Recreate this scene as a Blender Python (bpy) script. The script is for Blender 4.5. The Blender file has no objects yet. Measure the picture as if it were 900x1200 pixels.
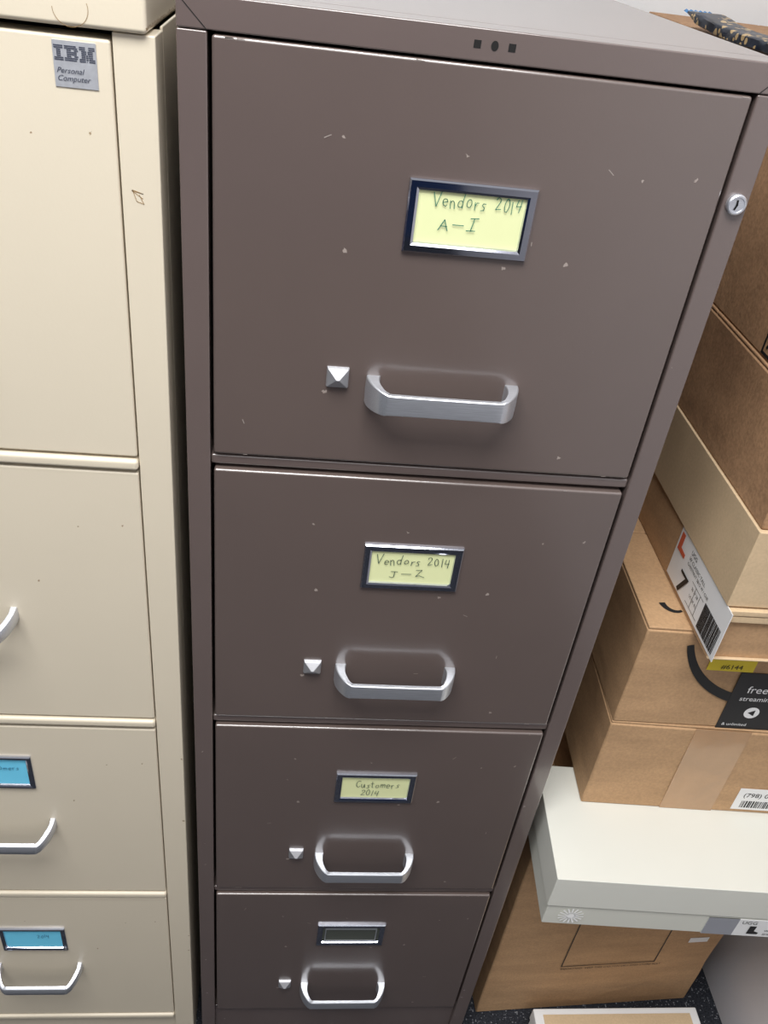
import bpy, bmesh, math, random
from mathutils import Vector, Matrix, noise
random.seed(7)
S=bpy.context.scene
S.view_settings.view_transform='Standard'
FLOOR=-1.30

# ---------------------------------------------------------------- materials
def lin(c):
    return tuple(((v/255)/12.92 if v/255<=.04045 else ((v/255+.055)/1.055)**2.4) for v in c)+(1,)
def newmat(name):
    m=bpy.data.materials.new(name); m.use_nodes=True
    nt=m.node_tree; b=nt.nodes['Principled BSDF']
    return m,nt,b
def mat(name,col,rough=.5,metal=0,var=.04,scale=30,bump=0,bscale=300,specks=None,spec=.5,aniso=None,flat=False,coat=0,fibres=None,cior=1.5,crease=0):
    m,nt,b=newmat(name); N=nt.nodes; L=nt.links
    tc=N.new('ShaderNodeTexCoord')
    nz=N.new('ShaderNodeTexNoise'); nz.inputs['Scale'].default_value=scale; nz.inputs['Detail'].default_value=6
    mp=N.new('ShaderNodeMapping')
    if aniso: mp.inputs['Scale'].default_value=aniso
    L.new(tc.outputs['Object'],mp.inputs['Vector']); L.new(mp.outputs['Vector'],nz.inputs['Vector'])
    rp=N.new('ShaderNodeValToRGB')
    c=lin(col)
    rp.color_ramp.elements[0].position=.3; rp.color_ramp.elements[1].position=.7
    rp.color_ramp.elements[0].color=tuple(x*(1-var) for x in c[:3])+(1,)
    rp.color_ramp.elements[1].color=tuple(min(1,x*(1+var)) for x in c[:3])+(1,)
    L.new(nz.outputs['Fac'],rp.inputs['Fac'])
    out=rp.outputs['Color']
    if fibres:
        n3=N.new('ShaderNodeTexNoise'); n3.inputs['Scale'].default_value=fibres[0]; n3.inputs['Detail'].default_value=4
        L.new(tc.outputs['Object'],n3.inputs['Vector'])
        mr=N.new('ShaderNodeMapRange'); mr.inputs['From Min'].default_value=.35; mr.inputs['From Max'].default_value=.65
        mr.inputs['To Min'].default_value=1-fibres[1]; mr.inputs['To Max'].default_value=1+fibres[1]
        L.new(n3.outputs['Fac'],mr.inputs['Value'])
        vm=N.new('ShaderNodeVectorMath'); vm.operation='SCALE'
        L.new(out,vm.inputs[0]); L.new(mr.outputs['Result'],vm.inputs['Scale']); out=vm.outputs['Vector']
    if specks:
        vo=N.new('ShaderNodeTexVoronoi'); vo.inputs['Scale'].default_value=specks[1]
        if flat:
            vo.voronoi_dimensions='2D'
            sx=N.new('ShaderNodeSeparateXYZ'); cx=N.new('ShaderNodeCombineXYZ')
            nd=N.new('ShaderNodeTexNoise'); nd.inputs['Scale'].default_value=420
            L.new(tc.outputs['Object'],nd.inputs['Vector'])
            L.new(tc.outputs['Object'],sx.inputs[0]); L.new(sx.outputs['X'],cx.inputs['X']); L.new(sx.outputs['Z'],cx.inputs['Y'])
            vs=N.new('ShaderNodeVectorMath'); vs.operation='SCALE'; vs.inputs['Scale'].default_value=.005
            va=N.new('ShaderNodeVectorMath'); va.operation='ADD'
            L.new(nd.outputs['Color'],vs.inputs[0]); L.new(vs.outputs[0],va.inputs[0]); L.new(cx.outputs[0],va.inputs[1])
            L.new(va.outputs[0],vo.inputs['Vector'])
        else: L.new(tc.outputs['Object'],vo.inputs['Vector'])
        lt=N.new('ShaderNodeMath'); lt.operation='LESS_THAN'
        L.new(vo.outputs['Distance'],lt.inputs[0])
        sp=N.new('ShaderNodeSeparateColor'); L.new(vo.outputs['Color'],sp.inputs['Color'])
        rr=N.new('ShaderNodeMath'); rr.operation='MULTIPLY'; rr.inputs[1].default_value=specks[2]
        L.new(sp.outputs[1],rr.inputs[0]); L.new(rr.outputs[0],lt.inputs[1])
        gt=N.new('ShaderNodeMath'); gt.operation='GREATER_THAN'; gt.inputs[1].default_value=specks[3]
        L.new(sp.outputs[0],gt.inputs[0])
        mu=N.new('ShaderNodeMath'); mu.operation='MULTIPLY'
        L.new(lt.outputs[0],mu.inputs[0]); L.new(gt.outputs[0],mu.inputs[1])
        mx=N.new('ShaderNodeMixRGB'); mx.inputs['Color2'].default_value=lin(specks[0])
        L.new(mu.outputs[0],mx.inputs['Fac']); L.new(out,mx.inputs['Color1']); out=mx.outputs['Color']
    L.new(out,b.inputs['Base Color'])
    b.inputs['Roughness'].default_value=rough; b.inputs['Metallic'].default_value=metal
    b.inputs['Specular IOR Level'].default_value=spec
    if coat:
        b.inputs['Coat Weight'].default_value=coat; b.inputs['Coat Roughness'].default_value=.16; b.inputs['Coat IOR'].default_value=cior
    if bump:
        n2=N.new('ShaderNodeTexNoise'); n2.inputs['Scale'].default_value=bscale; n2.inputs['Detail'].default_value=3
        L.new(tc.outputs['Object'],n2.inputs['Vector'])
        bp=N.new('ShaderNodeBump'); bp.inputs['Strength'].default_value=bump; bp.inputs['Distance'].default_value=.001
        L.new(n2.outputs['Fac'],bp.inputs['Height'])
        if crease:
            n4=N.new('ShaderNodeTexNoise'); n4.inputs['Scale'].default_value=9; n4.inputs['Detail'].default_value=5; n4.inputs['Distortion'].default_value=1.2
            L.new(tc.outputs['Object'],n4.inputs['Vector'])
            b4=N.new('ShaderNodeBump'); b4.inputs['Strength'].default_value=crease; b4.inputs['Distance'].default_value=.006
            L.new(n4.outputs['Fac'],b4.inputs['Height']); L.new(b4.outputs['Normal'],bp.inputs['Normal'])
        L.new(bp.outputs['Normal'],b.inputs['Normal'])
    return m

M={}
M['brown']=mat('brown_enamel',(99,86,81),.32,var=.04,scale=7,bump=.05,bscale=500,specks=((165,152,144),26,.05,.80),spec=.8,flat=True,coat=1,cior=1.75)
M['brownframe']=mat('brown_enamel_frame',(104,91,87),.3,var=.04,scale=8,bump=.05,bscale=500,specks=((165,155,150),45,.06,.9),spec=.8,flat=True,coat=.8,cior=1.7)
M['tan']=mat('tan_enamel',(221,210,189),.36,var=.015,scale=6,bump=.06,bscale=400,specks=((160,138,108),26,.035,.9),flat=True,coat=.2)
M['alu']=mat('brushed_aluminium',(216,219,226),.36,.82,var=.1,scale=60,aniso=(1,30,30))
M['latch']=mat('cast_aluminium',(185,185,189),.48,.7,var=.1,scale=60)
M['chrome']=mat('chrome_plate',(205,208,220),.08,1,var=.05)
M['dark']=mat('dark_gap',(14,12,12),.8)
M['slotback']=mat('dark_green_grey_backing',(72,76,70),.6)
M['card']=mat('yellow_card',(230,235,180),.7,var=.02)
M['cardblue']=mat('blue_card',(118,214,248),.7,var=.04)
M['inkgreen']=mat('green_ink',(25,115,95),.6)
M['inkblack']=mat('dark_ink',(50,82,72),.6)
M['inkblue']=mat('blue_ink',(40,110,150),.6)
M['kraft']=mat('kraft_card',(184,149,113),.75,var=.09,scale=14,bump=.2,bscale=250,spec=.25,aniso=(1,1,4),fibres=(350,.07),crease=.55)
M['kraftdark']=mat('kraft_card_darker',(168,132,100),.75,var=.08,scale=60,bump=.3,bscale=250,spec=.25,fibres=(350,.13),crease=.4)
M['kraftpale']=mat('kraft_card_pale',(206,181,147),.7,var=.05,scale=20,bump=.1,bscale=250,spec=.3,fibres=(350,.04),crease=.25)
M['tape']=mat('clear_packing_tape',(180,142,104),.16,var=.08,scale=30,bump=.6,bscale=50,coat=.8,crease=.6)
M['pale']=mat('pale_off_white_card',(220,220,211),.55,var=.015,scale=10,spec=.3)
M['palebody']=mat('pale_grey_card',(214,214,204),.55,var=.015,scale=10,spec=.3)
M['white']=mat('white_label_paper',(236,236,236),.6,var=.01)
M['greylabel']=mat('grey_label_paper',(150,152,160),.5,var=.01)
M['black']=mat('black_print',(22,22,24),.55)
M['blacktape']=mat('black_printed_tape',(26,26,28),.35)
M['yellow']=mat('yellow_sticker',(228,204,50),.6)
M['bootbrown']=mat('boot_print',(205,92,58),.7)
M['silver']=mat('silver_badge_foil',(188,190,196),.4,.35,var=.08,scale=200)
M['badgeink']=mat('badge_print',(70,74,88),.5)
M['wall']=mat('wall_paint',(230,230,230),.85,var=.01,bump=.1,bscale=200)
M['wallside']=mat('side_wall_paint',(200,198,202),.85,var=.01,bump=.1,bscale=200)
M['carpet']=mat('dark_speckled_carpet',(48,50,56),.95,var=.5,scale=400,bump=.9,bscale=500,specks=((120,122,128),420,.6,.8),spec=.1)
M['foil']=mat('dark_blue_printed_foil',(28,36,50),.35,.1,var=.7,scale=70,specks=((186,158,112),150,.8,.5))
M['foilblue']=mat('blue_foil_band',(50,120,175),.35,.2,var=.4,scale=150)
M['sun']=mat('white_emblem_print',(255,255,252),.5)
M['scuff']=mat('pen_scuff',(160,130,90),.7)
M['chip']=mat('bare_primer_chip',(165,155,148),.5)

# ---------------------------------------------------------------- helpers
CEN={}
def empty(name,loc,yaw=0,label=None,category=None):
    o=bpy.data.objects.new(name,None); o.location=loc; o.rotation_euler=(0,0,yaw)
    o.empty_display_size=.05
    bpy.context.collection.objects.link(o); CEN[o.name]=Vector((0,0,0))
    if label: o['label']=label
    if category: o['category']=category
    return o
def mk(name,verts,faces,material,parent,smooth=False,bevel=0,seg=2,label=None,recalc=True,angle=35):
    vs=[Vector(v) for v in verts]
    lo=Vector([min(v[i] for v in vs) for i in range(3)]); hi=Vector([max(v[i] for v in vs) for i in range(3)])
    c=(lo+hi)/2
    me=bpy.data.meshes.new(name)
    me.from_pydata([v-c for v in vs],[],faces); me.update()
    if recalc:
        bm=bmesh.new(); bm.from_mesh(me); bmesh.ops.recalc_face_normals(bm,faces=bm.faces); bm.to_mesh(me); bm.free()
    me.materials.append(material)
    o=bpy.data.objects.new(name,me); bpy.context.collection.objects.link(o)
    CEN[o.name]=c
    if parent:
        o.parent=parent; o.location=c-CEN[parent.name]
    else: o.location=c
    if bevel:
        b=o.modifiers.new('bevel','BEVEL'); b.width=bevel; b.segments=seg; b.limit_method='ANGLE'; b.angle_limit=math.radians(30)
    if smooth or bevel:
        for p in me.polygons: p.use_smooth=True
        try:
            me.set_sharp_from_angle(angle=math.radians(angle))
        except Exception: pass
        if bevel:
            w=o.modifiers.new('wn','WEIGHTED_NORMAL'); w.keep_sharp=False
    if label: o['label']=label
    return o
def boxg(x0,x1,y0,y1,z0,z1):
    v=[(x0,y0,z0),(x1,y0,z0),(x1,y1,z0),(x0,y1,z0),(x0,y0,z1),(x1,y0,z1),(x1,y1,z1),(x0,y1,z1)]
    f=[(0,3,2,1),(4,5,6,7),(0,1,5,4),(1,2,6,5),(2,3,7,6),(3,0,4,7)]
    return v,f
def join(parts):
    V=[];F=[]
    for v,f in parts:
        n=len(V); V+=list(v); F+=[tuple(i+n for i in ff) for ff in f]
    return V,F
def rectloft(cx,cz,w,h,loops,cap,y0=0):
    V=[];F=[]
    for ins,ht in loops:
        a=w/2-ins;b=h/2-ins
        V+=[(cx-a,y0-ht,cz-b),(cx+a,y0-ht,cz-b),(cx+a,y0-ht,cz+b),(cx-a,y0-ht,cz+b)]
    for k in range(len(loops)-1):
        for i in range(4):
            j=(i+1)%4
            F.append((4*k+i,4*k+j,4*k+4+j,4*k+4+i))
    if cap: n=4*(len(loops)-1); F.append((n,n+1,n+2,n+3))
    return V,F
def front(ox,oz,y):
    return lambda u,v,e=0:(ox+u,y-e,oz+v)
def left(oy,oz,x):
    return lambda u,v,e=0:(x-e,oy-u,oz+v)
def top(ox,oy,z):
    return lambda u,v,e=0:(ox+u,oy+v,z+e)
def panel2(mp,u0,u1,v0,v1,t=.0004):
    pts=[(u0,v0),(u1,v0),(u1,v1),(u0,v1)]
    V=[mp(u,v,0) for u,v in pts]+[mp(u,v,t) for u,v in pts]
    F=[(4,5,6,7),(0,1,5,4),(1,2,6,5),(2,3,7,6),(3,0,4,7),(3,2,1,0)]
    return V,F
def ribbon(mp,polys,w,e=.0007):
    V=[];F=[]
    for pl in polys:
        for (a,b) in zip(pl[:-1],pl[1:]):
            a=Vector(a);b=Vector(b);d=b-a
            if d.length<1e-7: continue
            d.normalize(); n=Vector((-d.y,d.x))*w/2; a2=a-d*w*.35;b2=b+d*w*.35
            k=len(V); V+=[mp(p.x,p.y,e) for p in (a2-n,b2-n,b2+n,a2+n)]; F.append((k,k+1,k+2,k+3))
    return V,F
def swoosh(mp,pl,w0,w1,e=.0005):
    """continuous tapered stroke"""
    V=[];n=len(pl)
    for i,p in enumerate(pl):
        a=Vector(pl[max(0,i-1)]);b=Vector(pl[min(n-1,i+1)]); d=(b-a).normalized(); nn=Vector((-d.y,d.x)); w=(w0+(w1-w0)*i/(n-1))/2
        p=Vector(p); q=p+nn*w; r=p-nn*w
        V+=[mp(q.x,q.y,e),mp(r.x,r.y,e)]
    return V,[(2*i,2*i+1,2*i+3,2*i+2) for i in range(n-1)]
def textg(mp,body,size,u,v,rot=0,shear=0,e=.0008,sx=1,align='LEFT'):
    cu=bpy.data.curves.new('t','FONT'); cu.body=body; cu.size=size; cu.shear=shear; cu.align_x=align
    cu.resolution_u=3
    o=bpy.data.objects.new('t',cu); bpy.context.collection.objects.link(o)
    dg=bpy.context.evaluated_depsgraph_get()
    me=bpy.data.meshes.new_from_object(o.evaluated_get(dg))
    V=[];c,s=math.cos(rot),math.sin(rot)
    for q in me.vertices:
        x,y=q.co.x*sx,q.co.y
        V.append(mp(u+c*x-s*y,v+s*x+c*y,e))
    F=[tuple(p.vertices) for p in me.polygons]
    bpy.data.objects.remove(o); bpy.data.meshes.remove(me); bpy.data.curves.remove(cu)
    return V,F
def arc(cx,cy,rx,ry,a0,a1,n=10):
    return [(cx+rx*math.cos(math.radians(a0+(a1-a0)*i/n)),cy+ry*math.sin(math.radians(a0+(a1-a0)*i/n))) for i in range(n+1)]
G={ # hand lettering strokes : (width, polylines)
'V':(.75,[[(0,.95),(.28,0),(.65,1.05)]]),
'e':(.5,[[(.05,.3),(.4,.36)]+arc(.22,.3,.2,.26,20,310)]),
'n':(.55,[[(.05,.55),(.08,0)],[(.07,.4)]+arc(.25,.33,.15,.22,150,0,6)+[(.42,0)]]),
'd':(.6,[arc(.24,.26,.2,.25,40,330)+[(.42,.2)],[(.5,1.05),(.42,.5),(.44,0)]]),
'o':(.55,[arc(.25,.27,.2,.26,90,460,12)]),
'r':(.45,[[(.05,.52),(.1,0)],[(.09,.3),(.2,.5),(.36,.5)]]),
's':(.48,[[(.38,.52),(.2,.56),(.1,.42),(.3,.24),(.28,.05),(.02,.02)]]),
'u':(.55,[[(.05,.52),(.07,.1),(.2,0),(.36,.12),(.42,.52),(.45,0)]]),
't':(.45,[[(.2,.95),(.2,.05),(.34,.02)],[(.02,.62),(.4,.66)]]),
'm':(.75,[[(.04,.5),(.08,0)],[(.07,.35),(.2,.52),(.3,.4),(.32,0)],[(.32,.35),(.46,.52),(.58,.38),(.6,0)]]),
'C':(.65,[arc(.35,.48,.3,.45,50,320)]),
'2':(.55,[[(.05,.75)]+arc(.23,.75,.18,.2,150,-20,6)+[(.05,.02),(.48,.06)]]),
'0':(.55,[arc(.25,.45,.19,.45,80,440,12)]),
'1':(.3,[[(.14,.95),(.12,0)]]),
'4':(.6,[[(.12,.95),(.05,.42),(.45,.46)],[(.42,.95),(.36,-.05)]]),
'A':(.7,[[(0,0),(.28,.95),(.58,-.02)],[(.1,.35),(.5,.37)]]),
'-':(.9,[[(.08,.42),(.75,.45)]]),
'I':(.6,[[(.25,.95),(.25,0)],[(.02,.95),(.5,.97)],[(0,0),(.52,.02)]]),
'J':(.6,[[(.1,.95),(.55,.95)],[(.36,.95),(.33,.15),(.2,0),(.03,.15)]]),
'Z':(.75,[[(.05,.85),(.45,.9),(.1,.1),(.35,.2),(.7,.02)]]),
' ':(.45,[]),
}
def hand(mp,txt,u,v,h,w,e=.0009,stretch=1,slope=0):
    P=[];x=0
    for ch in txt:
        gw,pl=G[ch]; dj=random.uniform(-.11,.11); sh=random.uniform(-.05,.2); sc=random.uniform(.85,1.12)
        for p in pl: P.append([(u+(x+a+sh*b)*h*stretch,v+(b*sc+dj+random.uniform(-.02,.02))*h+slope*(x+a)*h) for a,b in p])
        x+=gw+.1+random.uniform(-.05,.05)
    return ribbon(mp,P,w,e)
def sub(M0,O): return [(x-O[0],y-O[1],z-O[2]) for x,y,z in M0]

def handle_mesh(cx,cz,half,stand,hfoot,hbar,th,flare=2.2,droop=0,y0=0):
    """flat arched bar swept along a smooth plan curve, broad flared ends"""
    key=[(-half,0,hfoot,th*flare),(-half+.0008,-stand*.25,hfoot*.99,th*flare*.84),(-half+.0038,-stand*.55,hfoot*.94,th*(1+(flare-1)*.42)),
         (-half+.0090,-stand*.84,hfoot*.86,th*(1+(flare-1)*.12)),(-half+.0135,-stand*.97,hfoot*.80,th*1.0),(-half+.0180,-stand,hbar,th),(-half*.3,-stand,hbar*.98,th)]
    key=key+[(-x,y,h,t) for x,y,h,t in reversed(key)]
    path=[]
    for i in range(len(key)-1):
        p0=Vector(key[max(0,i-1)]);p1=Vector(key[i]);p2=Vector(key[i+1]);p3=Vector(key[min(len(key)-1,i+2)])
        for s in range(4):
            t=s/4
            if (p2-p1).length>.02: q=p1.lerp(p2,t)
            else: q=.5*((2*p1)+(-p0+p2)*t+(2*p0-5*p1+4*p2-p3)*t*t+(-p0+3*p1-3*p2+p3)*t**3)
            path.append(tuple(q))
    path.append(key[-1])
    V=[];F=[];n=len(path)
    for i,(x,y,h,t) in enumerate(path):
        a=path[max(0,i-1)];b=path[min(n-1,i+1)]
        d=Vector((b[0]-a[0],b[1]-a[1])); 
        if i==0: d=Vector((0.0,-1))
        if i==n-1: d=Vector((0.0,1))
        d.normalize(); nx,ny=d.y,-d.x
        hh=h/2;r=.0008
        prof=[(t/2,-hh+r),(t/2+.0003,0),(t/2,hh-r),(t/2-r*.4,hh-r*.4),(t/2-r,hh),(-t/2+r*.6,hh),(-t/2,hh-r*.6),(-t/2,-hh+r*.6),(-t/2+r*.6,-hh),(t/2-r,-hh),(t/2-r*.4,-hh+r*.4)]
        for o_,z_ in prof:
            V.append((cx+x+nx*(o_-t/2),y+ny*(o_-t/2),cz+z_))
    m=11
    for i in range(n-1):
        for k in range(m):
            j=(k+1)%m
            F.append((i*m+k,i*m+j,(i+1)*m+j,(i+1)*m+k))
    F.append(tuple(range(m)));F.append(tuple((n-1)*m+k for k in range(m)))
    V=[(x,min(y,0)+y0,z-droop*min(1,max(0,-y/stand))**1.3) for x,y,z in V]
    return V,F

# ---------------------------------------------------------------- room
def struct(name,v,f,m):
    o=mk(name,v,f,m,None); o['kind']='structure'; return o
struct('floor',*boxg(-2.2,.80,-3.6,.72,FLOOR-.05,FLOOR),M['carpet'])
struct('wall_back',*boxg(-2.2,.80,.70,.78,FLOOR,1.3),M['wall'])
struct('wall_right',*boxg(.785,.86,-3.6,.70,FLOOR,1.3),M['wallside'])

# ---------------------------------------------------------------- brown cabinet
X0,X1=-.0195,.3595; ZT=.0185; D=.655; P=.305; DH=.2917
O=((X0+X1)/2,0,FLOOR)
cab=empty('filing_cabinet',O,0,"four-drawer brown enamel metal filing cabinet with aluminium handles",'filing cabinet')
def W(parts): 
    v,f=join(parts) if isinstance(parts,list) else parts
    return sub(v,O),f
body=[boxg(X0,-.0015,0,.03,FLOOR,-.0),boxg(.3415,X1,0,.03,FLOOR,-.0),
      boxg(X0,X1,0,.03,.0005,ZT),
      boxg(X0,X0+.002,.03,D,FLOOR+.01,ZT),boxg(X1-.002,X1,.03,D,FLOOR+.01,ZT),
      boxg(X0,X1,.03,D,ZT-.002,ZT),boxg(X0,X1,D-.002,D,FLOOR+.01,ZT),
      boxg(-.0015,.3415,.006,.03,FLOOR,-3*P-DH-.0015)]
v,f=W(body); mk('body',v,f,M['brownframe'],cab,bevel=.0016,seg=3)
for i in range(3):
    z1=-P*i-DH-.0015; z0=-P*(i+1)+.001
    v,f=W(boxg(-.0015,.3415,.003,.028,z0+.001,z1-.001)); mk('rail',v,f,M['brownframe'],cab,bevel=.002,seg=3)
v,f=W(boxg(-.0015,.3415,.035,.037,FLOOR+.01,-.002)); mk('gap_shade_sheet',v,f,M['dark'],cab)  # added near-black sheet behind the drawers, colour stands in for gap shade
hm=front(0,0,0)
def squareh(cx,cz,s): return panel2(hm,cx-s,cx+s,cz-s,cz+s,.0002)
for g in (squareh(.1588,.0098,.0022),squareh(.1802,.0098,.0022),
          ([(.1695+.0023*math.cos(t*math.pi/8),-.0002,.0098+.0028*math.sin(t*math.pi/8)) for t in range(16)],[tuple(range(16))])):
    v,f=W(g); mk('rail_hole',v,f,M['dark'],cab,label="dark punched hole in the top rail")
for g in ([(X0+.001,ZT-.001),(-.002,.001)],[(X1-.001,ZT-.001),(.342,.001)]):
    v,f=W(ribbon(hm,[g],.0005,.0002)); mk('mitre_joint',v,f,M['dark'],cab,recalc=False)
def disc(cx,cz,r,y0,y1,n=32,bev=.0008):
    V=[];F=[]
    for rr,yy in ((r,y0),(r,y1+bev),(r-bev,y1),(r*.72,y1),(r*.68,y1+.0006),(.0,y1+.0006)):
        if rr==0: V.append((cx,yy,cz))
        else: V+=[(cx+rr*math.cos(2*math.pi*i/n),yy,cz+rr*math.sin(2*math.pi*i/n)) for i in range(n)]
    for k in range(4):
        for i in range(n):
            j=(i+1)%n; F.append((k*n+i,k*n+j,(k+1)*n+j,(k+1)*n+i))
    for i in range(n): F.append((4*n+i,4*n+(i+1)%n,5*n))
    return V,F
v,f=W(disc(.3505,-.0667,.0068,0,-.0040)); lk=mk('lock',v,f,M['alu'],cab,smooth=True,label="round chrome cylinder lock")
km=front(.3505,-.0667,-.0035)
v,f=W(ribbon(km,[[(-.0012,-.0028),(-.0002,0),(-.0006,.0028)]],.0014,.0002)); mk('keyhole',v,f,M['dark'],lk)

HZ=[.0040,.0050,.0005,.0005]
for i in range(4):
    zt=-P*i
    v,f=W(boxg(.001,.339,0,.024,zt-DH,zt-.0012)); dr=mk('drawer',v,f,M['brown'],cab,bevel=.0022,seg=3)
    fz=zt-.0945-(.0 if i in(0,2) else -.003)
    if i==3: fz=zt-.091
    w_,h_=.0862,.0484
    v,f=W(rectloft(.1714,fz,w_,h_,[(0,0),(0,.0018),(.0010,.0030),(.0050,.0031),(.0066,.0024),(.0072,.0008)],False))
    hold=mk('label_holder',v,f,M['chrome'],dr,smooth=True,angle=15)
    cm=front(.1714,fz,-.0004)
    if i<3:
        v,f=W(panel2(cm,-.0366,.0366,-.0178,.0178,.0004)); mk('label_card',v,f,M['card'],dr,label="pale yellow handwritten card")
        em=front(.1714,fz,-.0009)
        if i==0:
            t=[hand(em,'Vendors 2014',-.0262,.0080,.0095,.0005,stretch=.85,slope=.0),hand(em,'A-I',-.0205,-.0075,.0085,.0006,stretch=1.3)]; mi='inkgreen'
        elif i==1:
            t=[hand(em,'Vendors 2014',-.0320,.0032,.0096,.0006,stretch=.91,slope=.01),hand(em,'J-Z',-.019,-.0105,.0085,.0006,stretch=1.5)]; mi='inkblack'
        else:
            t=[hand(em,'Customers',-.0215,.0010,.0105,.0006,stretch=.8),hand(em,'2014',-.0150,-.0125,.0095,.0006,stretch=.95)]; mi='inkblack'
        v,f=W(t); mk('handwriting',v,f,M[mi],dr,recalc=False)
    else:
        v,f=W(panel2(cm,-.0366,.0366,-.0178,.0178,.0003)); mk('slot_backing',v,f,M['slotback'],dr)
        v,f=W(rectloft(.1714,fz-.001,.066,.029,[(0,0.0007),(0,.0016),(.0012,.0016),(.0012,.0007)],False)); mk('card_slot',v,f,M['alu'],dr)
    v,f=W(handle_mesh(.1720,zt-.2295+HZ[i],.0580,.026,.0225,.0165,.0042,flare=2.5)); mk('handle',v,f,M['alu'],dr,smooth=True,angle=26,label="brushed aluminium arched drawer pull")
    lx,lz=.0925,zt-.2175
    a,b=.0084,.0082
    v,f=W(([(lx-a,0,lz-b),(lx+a,0,lz-b),(lx+a,0,lz+b),(lx-a,0,lz+b),
            (lx-a*.93,-.0030,lz-b*.92),(lx+a*.93,-.0030,lz-b*.92),(lx+a*.93,-.0030,lz+b*.92),(lx-a*.93,-.0030,lz+b*.92),
            (lx-.0010,-.0088,lz+.0008),(lx+.0010,-.0088,lz+.0008)],
          [(0,1,5,4),(1,2,6,5),(2,3,7,6),(3,0,4,7),(4,5,9,8),(5,6,9),(6,7,8,9),(7,4,8)]))
    mk('latch_button',v,f,M['latch'],dr,bevel=.0005,label="faceted aluminium thumb latch")
    pm=front(0,0,0); R=[]
    for k in range(7):
        x=random.choice([random.uniform(.003,.03),random.uniform(.30,.333),random.uniform(.02,.32)]); l=random.uniform(.001,.005)
        z=random.choice([zt-.0022,zt-.0022,zt-DH+.0012])
        R.append([(x,z),(x+l,z+random.uniform(-.0003,.0003))])
    for k in range(4):
        x=random.uniform(.02,.32); z=zt-random.uniform(.02,.27); an=random.uniform(0,3); l=random.uniform(.002,.005)
        R.append([(x,z),(x+l*math.cos(an),z+l*math.sin(an))])
    for r in R:
        v,f=W(ribbon(pm,[r],.0005,.0002)); mk('paint_chip',v,f,M['chip'],dr,recalc=False)

# ---------------------------------------------------------------- tan cabinet
TX1=-.0315; TX0=TX1-.38; O=((TX0+TX1)/2,0,FLOOR)
tc_=empty('filing_cabinet',O,0,"four-drawer cream tan metal filing cabinet with slim chrome pulls",'filing cabinet')
DRX=-.0575; DLX=TX0+.026
tops=[-.0105,-.3140,-.6195,-.9235]
body=[boxg(TX0,DLX-.001,0,.03,FLOOR,-.006),boxg(DRX+.001,TX1,0,.03,FLOOR,-.006),
      boxg(TX0,TX0+.002,.03,D,FLOOR+.01,-.004),boxg(TX1-.002,TX1,.03,D,FLOOR+.01,-.004),
      boxg(TX0,TX1,D-.002,D,FLOOR+.01,-.004),boxg(DLX-.001,DRX+.001,.004,.03,FLOOR,tops[3]-.302)]
v,f=W(body); mk('body',v,f,M['tan'],tc_,bevel=.002,seg=3)
v,f=W(boxg(TX0-.0005,TX1-.004,-.004,D,-.0055,.026)); mk('top_cap',v,f,M['tan'],tc_,bevel=.003,seg=3)
v,f=W(boxg(DLX-.001,DRX+.001,.035,.037,FLOOR+.01,-.008)); mk('gap_shade_sheet',v,f,M['dark'],tc_)  # shade seen between the tan drawers, painted as a near-black sheet
cxt=(DLX+DRX)/2
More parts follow.
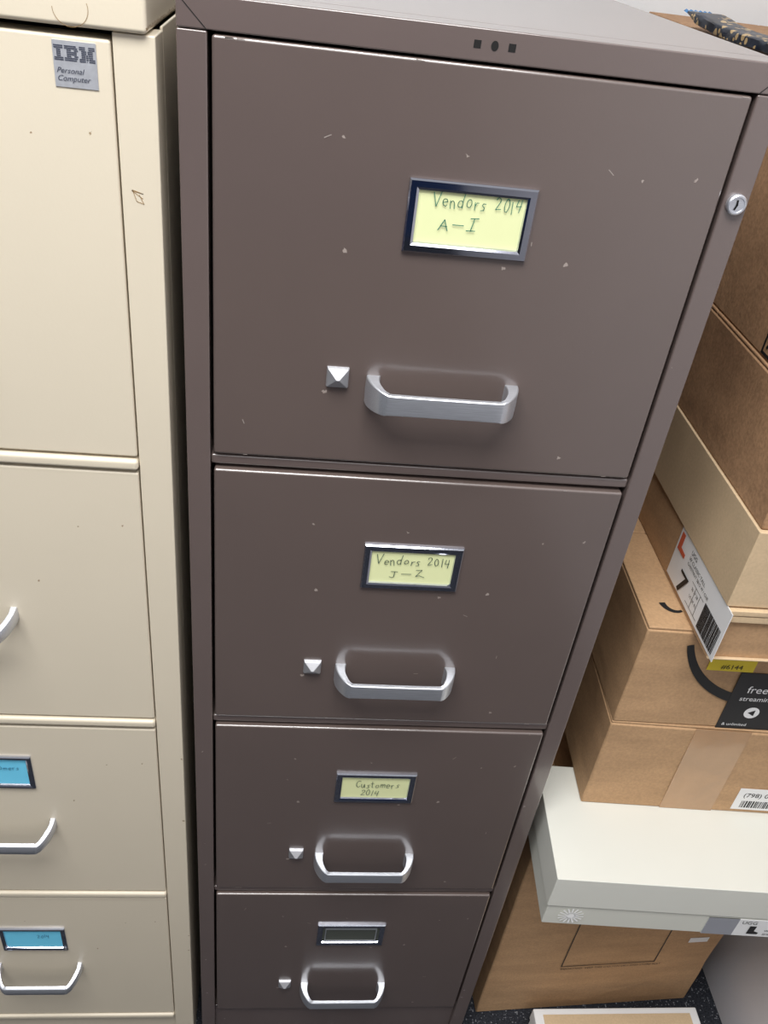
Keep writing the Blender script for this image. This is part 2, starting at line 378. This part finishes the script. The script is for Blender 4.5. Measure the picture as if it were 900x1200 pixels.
for i in range(4):
    zt=tops[i]; zb=zt-.2885
    v,f=W(boxg(DLX+.0005,DRX,-.001,.024,zb,zt)); dr=mk('drawer',v,f,M['tan'],tc_,bevel=.0018,seg=3)
    v,f=W(boxg(DLX+.0005,DRX+.0005,-.0035,.02,zb-.0118,zb-.0022)); mk('drawer_lip',v,f,M['tan'],dr,bevel=.003,seg=4)
    fz=zt-.069 if i!=3 else zt-.091
    v,f=W(rectloft(cxt,fz,.078,.050,[(0,0),(0,.0018),(.001,.0030),(.0035,.0032),(.0052,.0022),(.0058,.0008)],False,y0=-.001))
    mk('label_holder',v,f,M['chrome'],dr,smooth=True,angle=15)
    cm=front(cxt,fz,-.0014)
    v,f=W(panel2(cm,-.0335,.0335,-.0195,.0195,.0004)); mk('label_card',v,f,M['cardblue'],dr,label="light blue handwritten card")
    em=front(cxt,fz,-.0019)
    v,f=W([hand(em,'Customers' if i<3 else '2014',-.01 if i<3 else .005,.004,.007,.0005,stretch=.9)]); 
    mk('handwriting',v,f,M['inkblue'],dr,recalc=False)
    hz=zt-(.155 if i<3 else .158)
    v,f=W(handle_mesh(cxt,hz,.0525,.030,.0145,.0135,.0042,flare=1.4,droop=.008,y0=-.001)); mk('handle',v,f,M['alu'],dr,smooth=True,angle=38,label="slim chrome drawer pull")
    if i==0:
        bm_=front(-.0908,-.0382,-.0010)
        v,f=W(panel2(bm_,0,.0250,0,.0250,.0006)); bd=mk('badge',v,f,M['silver'],dr,label="square silver maker's badge")
        bt=front(-.0908,-.0382,-.0017)
        L=[]
        rows=8; y0_=.0145; hgt=.0085
        for r in range(rows):
            a=y0_+hgt*r/rows; b=a+hgt/rows*.62
            segs=[]
            segs+= [(0,.0052)] if r in(0,1,6,7) else [(.0014,.0038)]
            segs+= [(.0060,.0128)] if r in(0,7) else ([(.0060,.0135)] if r in(1,6) else ([(.0073,.0098),(.0115,.0138)] if r in(2,5) else [(.0073,.0130)]))
            if r in(0,1): segs+=[(.0145,.0180),(.0199,.0234)]
            if r==0: segs+=[(.0188,.0191)]
            elif r==1: segs+=[(.0184,.0195)]
            elif r in(2,3): segs+=[(.0157,.0180),(.0183,.0196),(.0199,.0222)]
            elif r in(4,5): segs+=[(.0157,.0186),(.0193,.0222)]
            else: segs+=[(.0145,.0180),(.0199,.0234)]
            for s0,s1 in segs: L.append(panel2(bt,s0+.0008,s1+.0008,a,b,.0001))
        L.append(textg(bt,'Personal',.0043,.0012,.0078,shear=.35,e=.0002,sx=1.05)); L.append(textg(bt,'Computer',.0043,.0012,.0036,shear=.35,e=.0002,sx=1.05))
        v,f=W(L); mk('badge_lettering',v,f,M['badgeink'],dr,recalc=False)
am=front(0,0,-.004)
v,f=W(ribbon(am,[arc(-.078,.004,.010,.0095,180,380,18)],.0003,.0002)); mk('pen_mark',v,f,M['scuff'],tc_,recalc=False)
am=front(-.046,-.100,0)
v,f=W(ribbon(am,[[(random.uniform(-.004,.005),random.uniform(-.006,.006)) for _ in range(7)]],.0004,.0002)); mk('scuff_mark',v,f,M['scuff'],tc_,recalc=False)

# ---------------------------------------------------------------- cartons
def carton(name,loc,yaw,w,d,h,m,label,gapdir='y'):
    e=empty(name,loc,yaw,label,'cardboard box')
    t=.0035
    v,f=boxg(0,w,0,d,0,h-t)
    o=mk('body',v,f,m,e)
    bm=bmesh.new(); bm.from_mesh(o.data)
    bmesh.ops.subdivide_edges(bm,edges=bm.edges[:],cuts=11,use_grid_fill=True)
    c=CEN[o.name]; sd=random.random()*50
    for q in bm.verts:
        p=q.co+c
        nx=noise.noise(Vector((p.x*7+sd,p.y*7,p.z*9)))
        if abs(p.z-(h-t))>1e-4 and p.z>1e-4:
            edge=min(1,min(p.z,h-t-p.z)/.03)
            for ax,(lo_,hi_) in ((0,(0,w)),(1,(0,d))):
                if abs(p[ax]-lo_)<1e-4: q.co[ax]+= abs(nx)*.0025*edge
                if abs(p[ax]-hi_)<1e-4: q.co[ax]-= abs(nx)*.0025*edge
    bm.to_mesh(o.data); bm.free()
    b=o.modifiers.new('bevel','BEVEL'); b.width=.002; b.segments=2; b.limit_method='ANGLE'; b.angle_limit=math.radians(50)
    for p in o.data.polygons: p.use_smooth=True
    o.data.set_sharp_from_angle(angle=math.radians(40))
    if gapdir=='y':
        a=boxg(.0005,w/2-.0006,.001,d-.001,h-t,h);b=boxg(w/2+.0006,w-.0005,.001,d-.001,h-t,h)
    else:
        a=boxg(.0005,w-.0005,.001,d/2-.0006,h-t,h);b=boxg(.0005,w-.0005,d/2+.0006,d-.001,h-t,h)
    for q in (a,b): mk('flap',*q,m,e,bevel=.0012)
    return e
e=carton('cardboard_box',(.3915,.034,FLOOR),math.radians(3),.345,.34,.449,M['kraft'],"tall plain kraft carton standing on the carpet under a shoe box")
fm=front(0,0,0)
mk('printed_outline',*ribbon(fm,[[(.108,.128),(.254,.128),(.254,.27),(.108,.27),(.108,.128)]],.0017,.0004),M['black'],e,recalc=False)
mk('printed_text',*textg(fm,'IMPORTANT: KEEP THIS CARTON DRY AND STORE FLAT',.0062,.108,.118,e=.0004),M['black'],e,recalc=False)
mk('barcode_sticker',*panel2(fm,.292,.322,.178,.190),M['white'],e)
e=empty('shallow_box',(.470,-.20,FLOOR),0,"shallow white box with a cream inset top lying on carpet",'box')
mk('body',*boxg(0,.254,0,.215,0,.046),M['white'],e,bevel=.002)
mk('lid',*boxg(-.0015,.2555,-.0015,.2165,.022,.050),M['white'],e,bevel=.002)
mk('top_panel',*boxg(.012,.242,.010,.207,.0502,.0512),M['kraftpale'],e)
def lidbox(name,loc,yaw,w,d,h,hl,mb,ml,label):
    e=empty(name,loc,yaw,label,'shoe box')
    mk('body',*boxg(.0015,w-.0015,.0015,d-.0015,0,h-.003),mb,e,bevel=.0015)
    parts=[boxg(0,w,0,d,h-.002,h),boxg(0,w,-.0005,.0013,h-hl,h),boxg(0,w,d-.0013,d+.0005,h-hl,h),boxg(-.0005,.0013,0,d,h-hl,h),boxg(w-.0013,w+.0005,0,d,h-hl,h)]
    mk('lid',*join(parts),ml,e,bevel=.0008)
    return e
e=lidbox('shoe_box',(.3725,-.0715,-.851),math.radians(-3.5),.355,.150,.091,.052,M['palebody'],M['pale'],"off-white shoe box with sunburst emblem, on tall carton")
fm=front(0,0,.001)
rays=[]
for k in range(16):
    a=2*math.pi*k/16; ca,sa=math.cos(a),math.sin(a)
    rays.append([(.031+.005*ca,.0195+.005*sa),(.031+.0140*ca,.0195+.0140*sa)])
v1,f1=ribbon(fm,rays,.0020,.0006)
n=20; cc=[fm(.031+.0060*math.cos(2*math.pi*k/n),.0195+.0060*math.sin(2*math.pi*k/n),.0006) for k in range(n)]
mk('sun_emblem',*join([(v1,f1),(cc,[tuple(range(n))])]),M['sun'],e,recalc=False)
mk('size_label',*panel2(fm,.188,.300,.001,.034,.0006),M['white'],e)
mk('label_band',*panel2(fm,.188,.224,.001,.034,.0008),M['greylabel'],e)
boot=[(0,0),(.013,0),(.0135,.0035),(.0075,.006),(.0078,.016),(0,.016)]
bmx=front(.240,.006,.001)
mk('label_print',*join([([bmx(a,b,.001) for a,b in boot],[tuple(range(6))]),textg(fm,'UGG',.0085,.228,.0255,e=.001),textg(fm,'W CLASSIC',.0055,.259,.012,e=.001),textg(fm,'SHORT 7',.0055,.259,.005,e=.001)]),M['black'],e,recalc=False)
e=carton('cardboard_box',(.440,.100,-.851),0,.30,.26,.0900,M['kraft'],"low kraft carton wedged behind the off-white shoe box",gapdir='x')
e=carton('cardboard_box',(.422,.0258,-.7595),math.radians(-3),.32,.33,.1415,M['kraft'],"kraft carton with shiny tape and white shipping sticker",gapdir='x')
fm=front(0,0,0)
mk('packing_tape',*panel2(fm,.095,.158,.0,.1395,.0004),M['tape'],e)
mk('shipping_label',*panel2(fm,.180,.262,.006,.044),M['white'],e)
bars=[];x=.189
for k in range(22):
    w_=random.choice([.0006,.0012,.0018]); bars.append(panel2(fm,x,x+w_,.010,.022,.0007)); x+=w_+random.choice([.0008,.0014])
bars.append(textg(fm,'(798) 089',.0105,.187,.029,e=.0007))
mk('label_print',*join(bars),M['black'],e,recalc=False)
e=carton('cardboard_box',(.4225,.0262,-.6178),math.radians(-2),.315,.32,.1385,M['kraft'],"kraft shipping carton with black smile print and black tape",gapdir='x')
sm=arc(.142,.152,.098,.108,198,322,30)
mk('smile_print',*swoosh(fm,sm,.007,.020),M['black'],e,recalc=False)
mk('black_tape',*panel2(fm,.115,.185,-.0005,.085,.0006),M['blacktape'],e)
L=[textg(fm,'free',.0145,.130,.056,e=.0008),textg(fm,'streaming',.0095,.126,.044,e=.0008),
   textg(fm,'& unlimited',.006,.120,.005,e=.0008)]
cc=[fm(.147+.0085*math.cos(2*math.pi*k/n),.026+.0085*math.sin(2*math.pi*k/n),.0008) for k in range(n)]
L.append((cc,[tuple(range(n))]))
mk('tape_lettering',*join(L),M['white'],e,recalc=False)
mk('play_symbol',*([fm(.150,.0305,.0010),fm(.150,.0215,.0010),fm(.1425,.026,.0010)],[(0,1,2)]),M['black'],e,recalc=False)
mk('yellow_sticker',*panel2(fm,.076,.126,.086,.1040,.0007),M['yellow'],e)
mk('sticker_print',*textg(fm,'#6144',.009,.090,.089,e=.0010),M['black'],e,recalc=False)
tm=top(0,0,.1385)
mk('hook_print',*swoosh(tm,arc(.036,.040,.012,.014,185,300,12),.007,.003),M['black'],e,recalc=False)
# kraft shoe box with size label
e=lidbox('shoe_box',(.464,-.0133,-.479),math.radians(-1),.29,.36,.150,.084,M['kraft'],M['kraftpale'],"kraft shoe box with pale lid and white size label")
for q in (boxg(.002,.288,-.0045,.0012,.058,.0640),boxg(.002,.288,-.0035,.0012,.049,.0565),boxg(.002,.288,-.0025,.0012,.000,.0020)):
    mk('folded_flap',*q,M['kraftpale'],e,bevel=.0008)
lm=left(.123,0,.0012)
mk('size_label',*panel2(lm,0,.135,.006,.0655,.0006),M['white'],e)
l2=left(.123,0,.0004)
bk=[(.004,.062),(.004,.041),(.024,.041),(.024,.046),(.012,.047),(.012,.062)]
mk('boot_print',*([l2(a,b,.0004) for a,b in bk],[tuple(range(6))]),M['bootbrown'],e,recalc=False)
L=[textg(l2,'UGG',.007,.034,.056,e=.0004),textg(l2,'7',.034,.026,.0090,e=.0006,sx=1.3),textg(l2,'7',.034,.0276,.0090,e=.0008,sx=1.3),
   textg(l2,'W CLASSIC TALL',.0058,.034,.049,e=.0004),textg(l2,'CHESTNUT 5815 W / CHE',.0050,.034,.043,e=.0004),
   textg(l2,'36 37 38',.0048,.058,.030,e=.0004),textg(l2,'US UK EU',.0048,.058,.021,e=.0004)]
L+=[ribbon(l2,[[(.055,.0375),(.086,.0375)],[(.055,.0125),(.086,.0125)],[(.066,.0375),(.066,.0125)],[(.078,.0375),(.078,.0125)]],.0006,.0004)]
x=.090
while x<.130:
    w_=random.choice([.0006,.001]); L.append(panel2(l2,x,x+w_,.010,.040,.0004)); x+=w_+random.choice([.0008,.0012])
mk('label_print',*join(L),M['black'],e,recalc=False)
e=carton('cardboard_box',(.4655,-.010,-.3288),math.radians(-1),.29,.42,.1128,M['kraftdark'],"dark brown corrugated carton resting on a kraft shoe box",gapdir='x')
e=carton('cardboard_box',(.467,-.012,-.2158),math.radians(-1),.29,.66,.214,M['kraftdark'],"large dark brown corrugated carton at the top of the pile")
lm=left(0,0,0)
mk('printed_symbol',*ribbon(lm,[[(-.110,.004),(-.088,.004),(-.088,.030),(-.110,.030),(-.110,.004)],[(-.104,.010),(-.094,.024)]],.0028,.0004),M['black'],e,recalc=False)

# flat printed package, wrinkled, on the top carton
e=empty('snack_package',(.480,.330,-.0018),math.radians(3),"flat wrinkled dark blue printed package with gold details",'package')
V=[];F=[];nu,nv=60,24
lift=lambda y:.010*max(0,(y-.02)/.12)**1.5
def se(a,p=.35):
    c,s=math.cos(a),math.sin(a)
    return math.copysign(abs(c)**p,c),math.copysign(abs(s)**p,s)
for i in range(nu+1):
    s=i/nu; y=-.13+.26*s
    r=min(1,.30+8*min(s,1-s))
    for j in range(nv):
        a=2*math.pi*j/nv; cx_,sz_=se(a)
        k=.10*noise.noise(Vector((cx_*1.5,y*45,sz_*1.5)))+.07*noise.noise(Vector((cx_*4,y*130,sz_*4)))
        V.append((.0165*(1+k*.6)*cx_,y,.0060+.0055*(r+k*1.4*r)*sz_+lift(y)))
for i in range(nu):
    for j in range(nv):
        k=(j+1)%nv; F.append((i*nv+j,i*nv+k,(i+1)*nv+k,(i+1)*nv+j))
F.append(tuple(range(nv)));F.append(tuple(nu*nv+j for j in range(nv)))
zmin=min(v[2] for v in V); V=[(x,y,z-zmin) for x,y,z in V]
mk('package_body',V,F,M['foil'],e,smooth=True,angle=30)
V=[];F=[]
for i in range(13):
    x=-.016+.032*i/12; z=.0060-zmin+(.0010 if i%2 else -.0010)
    V+=[(x,.127,z+lift(.127)),(x,.142,z+lift(.142))]
for i in range(12): F.append((2*i,2*i+2,2*i+3,2*i+1))
mk('crimped_end',V,F,M['foilblue'],e)

# ---------------------------------------------------------------- light
def area(name,loc,rot,sx,sy,power,col=(1,1,1)):
    l=bpy.data.lights.new(name,'AREA'); l.shape='RECTANGLE'; l.size=sx;l.size_y=sy;l.energy=power;l.color=col
    o=bpy.data.objects.new(name,l); o.location=loc;o.rotation_euler=rot; bpy.context.collection.objects.link(o)
area('ceiling_panel',(-.15,-.66,1.05),(0,0,0),1.2,.6,42,(1,.997,.985))
area('ceiling_panel_far',(.3,-2.4,1.35),(math.radians(15),0,0),1.2,.6,9,(1,.997,.99))
w=bpy.data.worlds.new('world'); S.world=w; w.use_nodes=True
nt=w.node_tree; bg=nt.nodes['Background']
tcn=nt.nodes.new('ShaderNodeTexCoord'); sx=nt.nodes.new('ShaderNodeSeparateXYZ'); mr=nt.nodes.new('ShaderNodeMapRange'); cr=nt.nodes.new('ShaderNodeValToRGB')
nt.links.new(tcn.outputs['Generated'],sx.inputs[0]); nt.links.new(sx.outputs['Z'],mr.inputs['Value'])
mr.inputs['From Min'].default_value=-.4; mr.inputs['From Max'].default_value=.5
nt.links.new(mr.outputs['Result'],cr.inputs['Fac']); nt.links.new(cr.outputs['Color'],bg.inputs['Color'])
cr.color_ramp.elements[0].color=(.03,.05,.12,1); cr.color_ramp.elements[0].position=.42; cr.color_ramp.elements[1].color=(.98,.98,1,1); cr.color_ramp.elements[1].position=.8
bg.inputs[1].default_value=.44

# ---------------------------------------------------------------- camera
cd=bpy.data.cameras.new('camera'); cam=bpy.data.objects.new('camera',cd); bpy.context.collection.objects.link(cam)
cd.sensor_fit='VERTICAL'; cd.sensor_height=24; cd.sensor_width=18; cd.lens=24*1004.12/1200; cd.clip_start=.01
R=Matrix.Rotation(-.13715,3,'Z')@Matrix.Rotation(math.pi/2-.61378,3,'X')@Matrix.Rotation(.13484,3,'Z')
cam.matrix_world=Matrix.Translation((.06098,-.57806,.07235))@R.to_4x4()
S.camera=cam
